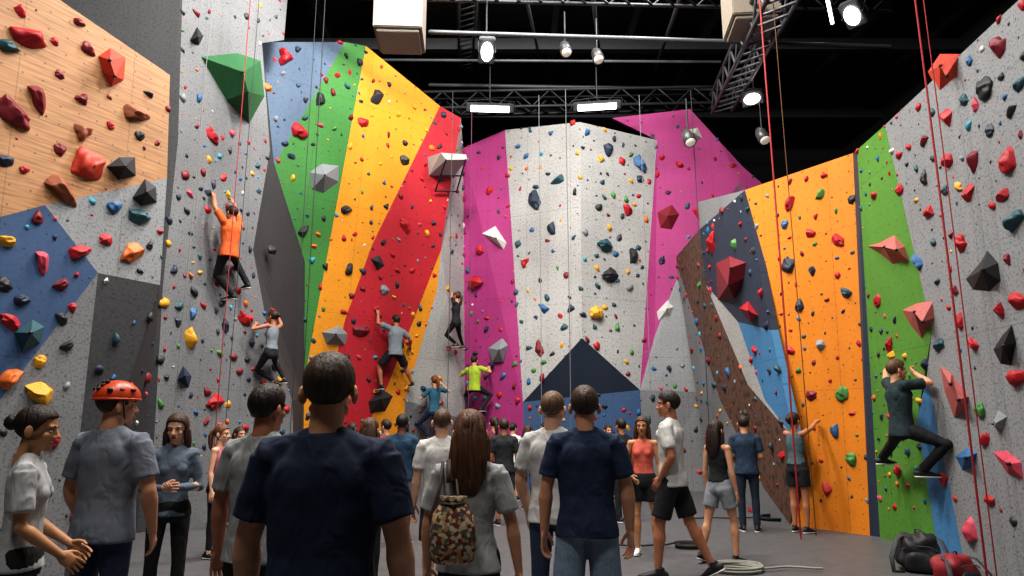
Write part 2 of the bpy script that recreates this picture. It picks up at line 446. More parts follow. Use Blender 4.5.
placed(a, PA, [(28, 38, 'red', 30, 6), (12, 112, 'maroon', 28, 2), (37, 95, 'maroon', 24, 1), (88, 168, 'orred', 32, 6), (58, 186, 'rust', 30, 1),
               (132, 112, 'rust', 24, 1), (88, 50, 'maroon', 15, 0), (82, 130, 'rust', 18, 3), (6, 46, 'teal', 20, 1),
               (60, 150, 'maroon', 12, 0), (3, 160, 'navy', 18, 2), (78, 22, 'maroon', 12, 1), (55, 42, 'red', 8, 0), (140, 135, 'dark', 10, 0), (82, 100, 'maroon', 12, 3), (25, 170, 'red', 10, 0),
               (60, 75, 'maroon', 9, 0), (20, 10, 'red', 14, 2), (110, 125, 'red', 8, 0), (150, 95, 'dark', 9, 1),
               (138, 216, 'teal', 18, 2), (115, 207, 'blue', 16, 0), (132, 253, 'orange', 20, 2), (42, 259, 'pink', 20, 1), (76, 252, 'red', 20, 1), (8, 241, 'yellow', 18, 1), (38, 217, 'maroon', 14, 0),
               (62, 284, 'maroon', 16, 1), (5, 285, 'dark', 14, 0), (10, 322, 'red', 16, 2), (8, 380, 'orange', 24, 1), (42, 393, 'yellow', 30, 5), (105, 240, 'red', 12, 0),
               (62, 320, 'dark', 14, 3), (68, 345, 'dark', 14, 1), (20, 300, 'navy', 16, 1), (40, 362, 'yellow', 12, 0), (150, 245, 'dark', 9, 0), (25, 455, 'pink', 18, 2), (55, 440, 'red', 14, 0), (72, 308, 'red', 10, 0)])
scatter(a, wA, .52, .022, .05); a.obj('climbing_holds')
a = Acc()
polyvol(a, PB, [(200, 56), (238, 52), (262, 60), (266, 96), (250, 125), (226, 100)], [(243, 72), (248, 92)], .45, 'green', mat('volume_green_dark', '28613a', .7))
polyvol(a, PB, [(177, 380), (184, 365), (193, 376), (190, 388)], [(185, 376)], .16, 'navy')
polyvol(a, PB, [(190, 40), (198, 25), (205, 36), (200, 46)], [(198, 37)], .16, 'dark')
placed(a, PB, [(268, 88, 'orange', 10, 2), (190, 338, 'yellow', 18, 6), (212, 135, 'red', 14, 2), (244, 318, 'red', 14, 2), (215, 402, 'red', 16, 2), (272, 250, 'dark', 12, 2)])
scatter(a, wB, .40, .032, .095); a.obj('climbing_holds')
a = Acc()
polyvol(a, PC, [(309, 172), (322, 163), (340, 165), (340, 182), (324, 194), (311, 190)], [(325, 175)], .3, 'grey')
polyvol(a, PC, [(321, 332), (340, 325), (349, 334), (346, 346), (326, 345)], [(336, 334)], .28, 'grey')
polyvol(a, PC, [(368, 402), (382, 388), (394, 396), (386, 412), (370, 414)], [(381, 399)], .3, 'dark')
polyvol(a, PC, [(370, 258), (380, 254), (386, 266), (378, 272)], [(378, 262)], .15, 'dark')
placed(a, PC, [(298, 130, 'red', 18, 3), (320, 100, 'dark', 14, 2), (376, 95, 'dark', 16, 4), (286, 58, 'red', 16, 3), (302, 232, 'dark', 12, 1),
               (362, 122, 'red', 12, 3), (405, 160, 'dark', 10, 0), (345, 210, 'dark', 12, 1), (405, 226, 'red', 12, 2), (350, 270, 'dark', 12, 4), (360, 330, 'maroon', 14, 2), (385, 290, 'grey', 10, 0), (345, 465, 'red', 20, 'v')])
scatter(a, wC, .46, .032, .09); a.obj('climbing_holds')
a = Acc()
PDl = Plane(a0, b0, b1); PDr = Plane(b0, c0, c1); PP = Plane(D_l[0], a0, a1)
polyvol(a, PP, [(481, 233), (495, 225), (507, 243), (504, 250)], [(496, 238)], .3, 'white')
polyvol(a, PP, [(488, 348), (502, 338), (508, 345), (503, 362), (492, 362)], [(499, 350)], .28, 'grey')
placed(a, PP, [(475, 282, 'red', 12, 2), (480, 250, 'red', 8, 0), (490, 190, 'red', 9, 3)])
placed(a, PDl, [(535, 200, 'navy', 16, 2), (552, 228, 'navy', 15, 2), (540, 348, 'maroon', 14, 2), (545, 310, 'blue', 14, 1), (525, 262, 'red', 11, 3), (560, 180, 'teal', 13, 1)])
placed(a, PDr, [(608, 150, 'navy', 13, 0), (640, 163, 'blue', 14, 2), (596, 313, 'yellow', 13, 0), (605, 245, 'teal', 13, 2), (610, 275, 'dark', 14, 2), (628, 210, 'red', 11, 3), (632, 255, 'dark', 13, 4)])
polyvol(a, PD3, [(657, 212), (672, 204), (680, 214), (672, 230), (660, 228)], [(668, 216)], .25, 'maroon')
polyvol(a, PD3, [(656, 312), (668, 299), (676, 306), (672, 318), (658, 321)], [(667, 309)], .25, 'white')
polyvol(a, PD3, [(684, 130), (698, 127), (703, 138), (688, 145)], [(694, 134)], .25, 'white')
placed(a, PD3, [(700, 215, 'red', 14, 3), (680, 165, 'red', 8, 1)])
scatter(a, wD, .44, .034, .10); a.obj('climbing_holds')
a = Acc()
polyvol(a, PE, [(714, 262), (728, 255), (746, 262), (744, 278), (734, 300), (716, 301)], [(730, 268), (728, 285)], .25, 'maroon')
polyvol(a, PE, [(737, 308), (747, 300), (758, 316), (750, 322)], [(748, 311)], .2, 'red')
placed(a, PE, [(713, 243, 'red', 18, 2), (735, 243, 'green', 12, 1), (755, 350, 'red', 12, 2)], .95)
scatter(a, wE, .60, .035, .10)
placed(a, PF, [(790, 203, 'red', 14, 2), (820, 195, 'green', 14, 2), (790, 265, 'navy', 18, 6), (810, 233, 'red', 14, 2), (838, 240, 'red', 14, 2), (847, 293, 'teal', 16, 1), (800, 305, 'navy', 14, 0), (822, 345, 'grey', 14, 5),
               (842, 393, 'green', 16, 0), (790, 350, 'red', 13, 2), (812, 395, 'maroon', 12, 0), (835, 430, 'blue', 16, 2), (852, 460, 'green', 14, 0), (812, 270, 'navy', 12, 1), (785, 225, 'blue', 10, 0), (852, 200, 'dark', 10, 0), (827, 490, 'red', 16, 2)], .85)
scatter(a, wF, .40, .022, .06, ['red']*4+['navy']*3+['teal']*2+['maroon', 'blue', 'green', 'grey']); a.obj('climbing_holds')
a = Acc()
polyvol(a, PG, [(864, 246), (878, 242), (893, 234), (904, 246), (909, 262), (892, 266), (878, 254)], [(884, 247), (896, 250)], .16, 'salmon')
polyvol(a, PG, [(899, 310), (916, 302), (932, 300), (934, 318), (921, 342), (908, 326)], [(914, 312), (922, 322)], .16, 'salmon')
polyvol(a, PG, [(937, 364), (950, 372), (968, 396), (966, 412), (952, 420), (942, 392)], [(950, 384), (958, 400)], .15, 'salmon')
polyvol(a, PG, [(962, 280), (978, 262), (986, 248), (998, 262), (1001, 282), (988, 294), (970, 292)], [(982, 270)], .16, 'dark')
polyvol(a, PG, [(990, 350), (1000, 334), (1011, 322), (1016, 342), (1010, 368), (998, 366)], [(1003, 346)], .14, 'black')
polyvol(a, PG, [(952, 456), (966, 446), (977, 452), (974, 468), (960, 472)], [(965, 458)], .12, 'blue')
polyvol(a, PG, [(926, 72), (938, 54), (958, 54), (956, 78), (938, 94)], [(940, 66), (946, 76)], .14, 'orred')
polyvol(a, PG, [(988, 450), (1004, 448), (1022, 462), (1024, 482), (1006, 476)], [(1008, 464)], .1, 'pink')
placed(a, PG, [(1000, 48, 'maroon', 28, 3), (985, 88, 'dark', 26, 0), (1010, 160, 'red', 30, 0), (975, 158, 'maroon', 22, 1), (948, 118, 'red', 24, 2), (1015, 220, 'teal', 30, 6), (1018, 300, 'red', 28, 2), (972, 530, 'pink', 28, 0),
               (1018, 380, 'red', 28, 4), (930, 212, 'red', 20, 2), (962, 245, 'red', 22, 3), (945, 190, 'teal', 14, 0), (990, 130, 'navy', 14, 0), (1005, 195, 'red', 20, 1), (900, 155, 'red', 12, 0), (925, 140, 'maroon', 16, 2), (960, 320, 'red', 20, 2),
               (975, 345, 'red', 18, 1), (940, 345, 'teal', 16, 2), (980, 410, 'green', 18, 0), (1000, 420, 'grey', 34, 'v'), (990, 500, 'red', 18, 2), (918, 262, 'blue', 18, 2), (900, 190, 'red', 14, 0), (875, 195, 'red', 12, 1), (878, 300, 'red', 14, 0),
               (890, 345, 'red', 14, 2), (893, 395, 'yellow', 14, 1), (1012, 110, 'dark', 18, 2), (965, 100, 'teal', 14, 0), (1018, 85, 'teal', 20, 3), (970, 60, 'blue', 12, 0), (1008, 260, 'maroon', 14, 0),
               (970, 195, 'red', 22, 4), (955, 290, 'maroon', 16, 5), (1000, 310, 'red', 20, 5), (985, 440, 'red', 20, 2), (950, 160, 'red', 20, 5), (925, 180, 'dark', 16, 1)], .84)
scatter(a, wG, .36, .022, .06); a.obj('climbing_holds')
# white cabinet-like volume on the striped wall
a = Acc(); pv = PC.hit(441, 168); n = PC.n
B = basis(n, .2)
vs = [pv+B @ V(q) for q in [(-.38, -.2, 0), (.38, -.2, 0), (.38, .25, 0), (-.38, .25, 0), (-.26, .08, .6), (.38, .12, .6), (.38, .25, .58), (-.38, .25, .58)]]
a.add(vs, [(0, 1, 5, 4), (4, 5, 6, 7), (1, 2, 6, 5), (0, 4, 7, 3), (2, 3, 7, 6), (3, 2, 1, 0)], mat('volume_offwhite', 'b5b6b3', .6), False)
for q in [((-.26, .08, .6), (-.3, -.6, .1)), ((.34, .12, .6), (.34, -.62, .1)), ((-.3, -.6, .1), (.34, -.6, .1)), ((-.28, -.25, .36), (.34, -.25, .36))]:
    tube(a, [pv+B @ V(q[0]), pv+B @ V(q[1])], [.02, .02], BOLT, n=6)
a.obj('wall_volume_bracket')

# ------------------------------------------------------------------ ropes
def rope(name, pts, r, col):
    a = Acc(); tube(a, pts, [r]*len(pts), mat('rope_'+col, col, .7, bump=.5, scale=200), n=6); return a.obj(name)
for px, py, Y, zt, r, col in [(946, 250, 6.9, 12.0, .012, 'a82a34'), (955, 250, 7.05, 12.0, .007, 'a82a34'), (775, 200, 9.6, 12.0, .010, 'b4263a'), (782, 300, 9.9, 12.0, .007, '8a3a20'), (797, 300, 9.9, 12.0, .007, '6d4a28'),
                              (238, 150, 11.0, 12.0, .008, 'a33038'), (247, 150, 11.1, 12.0, .006, '3a3a3a'), (318, 120, 13.0, 12.0, .009, '303438'), (309, 120, 13.0, 12.0, .007, '303438'), (568, 250, 15.9, 9.6, .010, '777b80'),
                              (470, 250, 16.6, 9.6, .010, '704060'), (645, 250, 16.2, 9.6, .008, '8a8d90'), (198, 150, 10.2, 12.0, .006, '888888'), (540, 250, 16.2, 9.6, .008, '8a8d90'), (702, 300, 14.8, 9.0, .010, '3b3b40'), (450, 250, 16.0, 9.6, .008, '555555')]:
    p = at(px, py, Y); rope('climbing_rope', [V((p.x, p.y, zt)), V((p.x+.01, p.y, 4)), V((p.x, p.y, .03))], r, col)
def coil(px, py, R, col, seed):
    c = ground(px, py); pts = []
    for i in range(90):
        t = i/89; an = t*2*pi*4.5; q = R*(.75+.3*noise.noise(V((an*.25, seed, 0)))); pts.append(c+V((cos(an)*q*1.3, sin(an)*q, .015+.012*(i//20))))
    for j in range(1, 12): pts.append(pts[89]+V((.1*j*(1 if seed % 2 else -1), .05*sin(j), -.03)))
    rope('rope_coil', pts, .012, col)
coil(738, 571, .26, '9a9a92', 1); coil(688, 548, .16, '303030', 2); coil(768, 512, .33, '9c2730', 3); coil(780, 520, .3, '252a30', 4)

# ------------------------------------------------------------------ ceiling steel, ducts, lamps
M_st = mat('dark_steel', '34373b', .5, metal=.2); M_st2 = mat('grey_steel', '585c61', .5, metal=.3)
def truss(name, p0, p1, w=.4, r=.035, bays=None, m=M_st):
    a = Acc(); d = (p1-p0); L = d.length; d.normalize(); s = d.cross(V((0, 0, 1))).normalized()*w/2; u = V((0, 0, w))
    ch = [V((0, 0, 0))+s, -s, s+u, u-s]
    for c in ch: tube(a, [p0+c, p1+c], [r, r], m, n=6)
    k = bays or int(L/w)
    for i in range(k):
        q0 = p0+d*(L*i/k); q1 = p0+d*(L*(i+1)/k)
        f = i % 2
        tube(a, [q0+ch[f*2], q1+ch[2-f*2]], [r*.6]*2, m, n=5); tube(a, [q0+ch[1+f*2], q1+ch[3-f*2]], [r*.6]*2, m, n=5)
        tube(a, [q0+ch[0], q1+ch[1]], [r*.6]*2, m, n=5)
    a.obj(name)
truss('ceiling_truss', at(425, 112, 19), at(745, 106, 19), .5, .05)
truss('ceiling_truss', at(722, 112, 17), at(815, -60, 8), .5, .045, m=M_st2)
truss('ceiling_truss', at(300, -10, 13), at(900, 5, 13), .45, .04)
truss('ceiling_truss', at(465, 80, 21), at(470, -60, 11), .4, .035)
a = Acc()
for (p, q, r) in [(at(430, 32, 12.5), at(890, 47, 12.5), .045), (at(430, 85, 20), at(760, 90, 20), .06), (at(380, 60, 17), at(720, 62, 17), .04), (at(600, 60, 20), at(590, -30, 12), .05), (at(540, 60, 20), at(520, -30, 12), .04), (at(655, 70, 20), at(690, -30, 12), .05)]:
    tube(a, [p, q], [r, r], M_st2, n=8)
for i in range(12): box(a, (-12+i*2.2, 9, 12.75), (.18, 32, .5), M_st)
for i in range(7): box(a, (0, -4+i*4.5, 12.3), (26, .25, .35), M_st)
a.obj('ceiling_beams')
def duct(px, py, Y, s, rot):
    a = Acc(); M1 = mat('duct_beige', '857d72', .7)
    R = Matrix.Rotation(rot, 3, 'Z'); c = at(px, py, Y)
    box(a, c, s, M1, R, .02); box(a, c+V((0, 0, -s[2]/2-.03)), (s[0]*.86, s[1]*.86, .06), mat('duct_rim', '9a9286', .6), R, .01)
    box(a, c+R @ V((0, -s[1]/2-.004, 0)), (s[0]*1.005, .012, .02), M_st2, R)
    for sx in (-1, 1): tube(a, [c+V((sx*s[0]*.4, 0, s[2]/2)), c+V((sx*s[0]*.4, 0, 12.9-c.z))], [.015]*2, M_st, n=6)
    a.obj('ceiling_duct_box')
duct(401, 8, 11.5, (.85, .9, 1.3), .05); duct(750, 2, 11.5, (.85, .9, 1.0), -.1)
EM = mat('lamp_lens', 'fffaf0', emit=6)
def floodlight(px, py, Y, w, h, tgt, name='floodlight'):
    a = Acc(); c = at(px, py, Y); z = (V(tgt)-c).normalized(); x = z.cross(V((0, 0, 1))).normalized(); y = z.cross(x)
    R = Matrix((x, y, z)).transposed()
    box(a, c-z*.11, (w*1.25, h*1.25, .18), M_st2, R, .02)
    if name == 'floodlight': tube(a, [c-z*.05, c+z*.012], [(w*.46, h*.46)]*2, EM, ref=x, n=24, cap='flat')
    else: box(a, c, (w, h, .03), EM, R, .005)
    for i in range(4): box(a, c-z*.21+x*(w*(i-1.5)/4), (.015, h, .07), M_st, R)
    tube(a, [c-x*w*.66, c-x*w*.66-z*.3+V((0, 0, .1)), c-z*.3+V((0, 0, .15)), c+x*w*.66-z*.3+V((0, 0, .1)), c+x*w*.66], [.012]*5, M_st, n=6)
    tube(a, [c-z*.3+V((0, 0, .15)), c-z*.3+V((0, 0, 1.6))], [.02]*2, M_st, n=6)
    a.obj(name)
floodlight(487, 52, 13, .26, .42, (0, 8, 3)); floodlight(852, 16, 10.5, .26, .36, (0, 6, 0)); floodlight(752, 99, 14.5, .38, .26, (0, 6, 2))
floodlight(490, 109, 17.0, 1.0, .16, (0, 8, 0), 'linear_ceiling_light'); floodlight(597, 107, 17.0, 1.0, .16, (1, 8, 0), 'linear_ceiling_light')
floodlight(830, 12, 12.5, .06, .5, (2, 6, 0), 'tube_light')
for px, py in ((597, 55), (565, 48), (762, 135), (688, 137)):
    a = Acc(); c = at(px, py, 14.5); d = V((.1, -.5, -.8)).normalized()
    tube(a, [c-d*.22, c-d*.1, c+d*.2], [.07, .12, .14], mat('spot_can', '5b5d5f', .4, metal=.4), n=14, cap='flat'); tube(a, [c, c+V((0, 0, .9))], [.02]*2, M_st, n=6)
    tube(a, [c+d*.19, c+d*.21], [.11, .11], mat('spot_lens', 'fff6e6', emit=.25), n=14, cap='flat'); a.obj('spotlight_can')

def area(loc, tgt, size, power, col=(1, .94, .87)):
    l = bpy.data.lights.new('high_bay_light', 'AREA'); l.shape = 'RECTANGLE'; l.size = size[0]; l.size_y = size[1]; l.energy = power; l.color = col
    o = bpy.data.objects.new('high_bay_light', l); COL.objects.link(o); o.location = loc
    o.rotation_euler = (V(tgt)-V(loc)).to_track_quat('-Z', 'Y').to_euler()
area((-1.5, 9, 11.8), (0, 17, 5.5), (1.6, .8), 980)
area((3, 12, 11.9), (-4, 15, 6), (1.2, .8), 520)
area((1.5, 7, 11.8), (-6, 11, 6.5), (1.2, .8), 430)
area((-1.5, 5.5, 11), (5, 9, 3), (1.2, .8), 570)
area((0, 3, 11), (-5, 7, 4), (1.2, .8), 330)
area((0, 11, 11.9), (0, 10, 0), (2, 2), 430)
area((-2, 0, 10), (0, 4, 0), (1.5, 1.5), 300)
w = bpy.data.worlds.new('world'); scene.world = w; w.use_nodes = True
w.node_tree.nodes['Background'].inputs[0].default_value = (.5, .52, .55, 1); w.node_tree.nodes['Background'].inputs[1].default_value = .2
scene.view_settings.view_transform = 'Standard'
for lk in ('Medium High Contrast', 'Standard - Medium High Contrast'):
    try:
        scene.view_settings.look = lk; break
    except Exception: pass

# ------------------------------------------------------------------ people
TEX = bpy.data.textures.new('folds', 'CLOUDS'); TEX.noise_scale = .16; TEX.noise_depth = 1
def remesh(acc, voxel, smooth=2, disp=0.0, mt=None):
    me = acc.mesh(); ob = bpy.data.objects.new('tmp', me); COL.objects.link(ob)
    r = ob.modifiers.new('r', 'REMESH'); r.mode = 'VOXEL'; r.voxel_size = voxel
    if smooth:
        s = ob.modifiers.new('s', 'SMOOTH'); s.factor = .5; s.iterations = smooth
    if disp:
        d = ob.modifiers.new('d', 'DISPLACE'); d.texture = TEX; d.strength = disp; d.mid_level = .5; d.texture_coords = 'LOCAL'
    dg = bpy.context.evaluated_depsgraph_get(); m = bpy.data.meshes.new_from_object(ob.evaluated_get(dg))
    bpy.data.objects.remove(ob); bpy.data.meshes.remove(me)
    m.polygons.foreach_set('use_smooth', [True]*len(m.polygons))
    m.materials.clear()
    if mt: m.materials.append(mt)
    return m
CACHE = {}
def tmpl(key, fn):
    if key not in CACHE: CACHE[key] = fn()
    return CACHE[key]
def head_skin(f):
    a = Acc(); k = .93 if f else 1
    ell(a, (0, -.012, .035), (.076, .096, .083)); ell(a, (0, .02, -.03), (.059*k, .068, .082))
    ell(a, (0, .062, -.092), (.024*k, .022, .022)); tube(a, [(-.05*k, -.005, -.055), (0, .06, -.092), (.05*k, -.005, -.055)], [.018, .018, .018])
    tube(a, [(0, .082, .012), (0, .098, -.02), (0, .104, -.03)], [.007, .010, .012]); ell(a, (-.011, .092, -.034), (.009, .01, .008)); ell(a, (.011, .092, -.034), (.009, .01, .008))
    tube(a, [(-.04, .07, .022), (0, .08, .020), (.04, .07, .022)], [.010, .010, .010])
    for s in (-1, 1):
        ell(a, (s*.038*k, .055, -.025), (.022, .022, .02)); ell(a, (s*.086, -.014, -.010), (.010, .022, .034), R=Matrix.Rotation(s*.5, 3, 'Z'))
    ell(a, (0, .074, -.06), (.028, .014, .02))
    tube(a, [(0, -.012, -.03), (0, -.022, -.11), (0, -.028, -.19)], [.056*k, .055*k, .064*k])
    return remesh(a, .0055, 3)
def face_bits(f):
    a = Acc(); W = mat('eye_white', 'd8d2cc', .3); I = mat('iris', '2a1a12', .2); Lp = mat('lips', 'a8585a' if f else 'a06a5c', .5)
    for s in (-1, 1):
        ell(a, (s*.031, .0735, -.001), (.0135, .0095, .0062), W); ell(a, (s*.031, .0812, -.001), (.0058, .0035, .0056), I)
        tube(a, [(s*.019, .080, .003), (s*.031, .0835, .0065), (s*.044, .075, .003)], [.0015]*3, I, n=6)
    tube(a, [(-.023, .083, -.061), (0, .0895, -.058), (.023, .083, -.061)], [.003, .0055, .003], Lp); tube(a, [(-.019, .083, -.066), (0, .0885, -.067), (.019, .083, -.066)], [.003, .006, .003], Lp)
    return a.mesh()
def brows():
    a = Acc()
    for s in (-1, 1): tube(a, [(s*.016, .088, .020), (s*.032, .085, .026), (s*.047, .073, .02)], [.003, .0038, .002])
    return a.mesh()
def interp(x, T):
    for (x0, y0), (x1, y1) in zip(T, T[1:]):
        if x <= x1: return y0+(y1-y0)*max(0, min(1, (x-x0)/(x1-x0)))
    return T[-1][1]
def hair(style):
    a = Acc()
    long_ = style in ('long', 'ponytail', 'bun')
    T = [(-.1, -.085), (-.05, -.065), (-.034, -.02), (-.02, .01), (.0, .028), (.018, .02), (.026, -.005), (.036, .0), (.045, .05), (.09, .068), (.12, .07)]
    if long_: T = [(-.1, -.09), (-.03, -.065), (-.015, -.02), (.015, -.01), (.04, .03), (.06, .062), (.09, .075), (.12, .08)]
    th = {'buzz': .004, 'short': .008}.get(style, .011)
    def fn(p, c, d):
        y = p.y; z0 = interp(y, T); m = max(0, min(1, (p.z-z0)/.012+.5)); m = m*m*(3-2*m)
        an = math.atan2(d.y, d.x)
        b = 1+(.022 if style != 'buzz' else .008)*noise.noise(V((an*13, d.z*2.0, 3)))+(.012 if style == 'short' else .006)*noise.noise(V((d.x*9, d.y*9, d.z*9)))
        top = 1+(.11 if style == 'short' else .03)*max(0, d.z)**1.5*max(0, .7+d.y)
        return c+(p-c)*((.80+.20*m)*(b*top if m > .3 else 1))
    ell(a, (0, -.015, .036), (.076+th, .096+th, .085+th), nu=96, nv=64, fn=fn)
    if style == 'long':
        b = Acc()
        tube(b, [(0, -.06, .06), (0, -.085, -.02), (0, -.092, -.12), (0, -.105, -.22), (0, -.10, -.31)], [(.072, .05), (.088, .052), (.098, .045), (.09, .038), (.05, .02)], ref=(1, 0, 0), n=64)
        for s in (-1, 1): tube(b, [(s*.07, -.01, .03), (s*.080, -.005, -.05), (s*.085, -.02, -.14), (s*.075, -.045, -.25)], [.018, .023, .026, .012], n=16)
        for i, v in enumerate(b.v):
            v = V(v); an = math.atan2(v.y+.08, v.x); q = .02*noise.noise(V((an*14, v.z*5, 0))); b.v[i] = (v.x*(1+q*6), v.y*(1+q*2.5), v.z+q)
        a.add(b.v, b.f)
    if style == 'ponytail':
        tube(a, [(0, -.10, .04), (0, -.135, .035), (0, -.155, -.03), (0, -.15, -.12), (0, -.14, -.2)], [.022, .03, .036, .032, .012], n=20)
    if style == 'bun':
        ell(a, (0, -.130, .03), (.042, .037, .042), nu=24, nv=16, fn=lambda p, c, d: c+(p-c)*(1+.15*noise.noise(d*4)))
    return a.mesh()
def helmet():
    a = Acc(); O = mat('helmet_shell', 'cc4a24', .35); K = mat('helmet_vent', '1b1b1d', .6)
    def fn(p, c, d):
        if p.z < .03: return V((c.x+(p.x-c.x)*.86, c.y+(p.y-c.y)*.86, .03+(p.z-.03)*.12))
        return p
    ell(a, (0, -.01, .045), (.102, .125, .098), O, nu=40, nv=28, fn=fn)
    pts = [(cos(t*2*pi/24)*.101, -.01+sin(t*2*pi/24)*.124, .034) for t in range(25)]
    tube(a, pts, [.007]*25, O, n=8)
    for s in (-1, 1):
        for j in range(3):
            ell(a, (s*.085, -.07+j*.06, .085), (.014, .016, .010), K); ell(a, (s*.035, -.115+j*.02, .09+j*.02), (.010, .014, .012), K)
        tube(a, [(s*.09, 0, .03), (s*.07, .02, -.05), (0, .05, -.118)], [.004]*3, K, n=6)
    return a.mesh()
def hand(grip):
    a = Acc()
    tube(a, [(0, 0, .03), (0, 0, 0), (0, 0, -.03), (0, 0, -.085)], [(.018, .024), (.018, .026), (.017, .038), (.013, .041)], ref=(1, 0, 0), n=20)
    c = [(.25, .35, .3), (.7, .85, .6)][grip]
    for y, L, r, sp in ((.031, .074, .0088, .10), (.0105, .083, .0090, .03), (-.0105, .077, .0088, -.04), (-.031, .060, .0078, -.12)):
        p = V((0, y, -.078)); an = 0; pts = [p.copy()]; p = p+V((0, sp*.02, -.014)); pts.append(p.copy())
        for i, fr in enumerate((.45, .31, .24)):
            an += c[i]; p = p+V((-sin(an), sp*cos(an), -cos(an)))*L*fr; pts.append(p.copy())
        tube(a, pts, [r*1.1, r*1.1, r, r*.93, r*.82], n=10)
    tube(a, [(-.004, .02, -.018), (-.014, .046, -.045), (-.026, .060, -.072), (-.035, .060, -.098)] if not grip else [(-.004, .02, -.018), (-.02, .044, -.045), (-.04, .046, -.07), (-.058, .036, -.085)], [.016, .0125, .0105, .0085], n=12)
    return remesh(a, .0034, 2)
def flipped(m):
    m = m.copy(); m.transform(Matrix.Scale(-1, 4, V((1, 0, 0)))); m.flip_normals(); return m
def shoe():
    a = Acc()
    tube(a, [(0, -.075, -.045), (0, -.05, -.042), (0, 0, -.038), (0, .05, -.046), (0, .11, -.057), (0, .155, -.062), (0, .178, -.066)], [(.02, .03), (.033, .040), (.035, .046), (.040, .036), (.045, .025), (.038, .019), (.02, .012)], ref=(1, 0, 0), n=20)
    tube(a, [(0, -.018, .02), (0, -.012, -.04)], [.042, .042], cap='flat')
    return remesh(a, .008, 2)
def sole():
    a = Acc()
    S = [(-.08, .022), (-.06, .034), (-.02, .037), (.03, .036), (.08, .044), (.13, .047), (.165, .036), (.185, .018)]
    tube(a, [(0, y, -.078) for y, _ in S], [(r, .010) for _, r in S], ref=(1, 0, 0), n=20); return a.mesh()

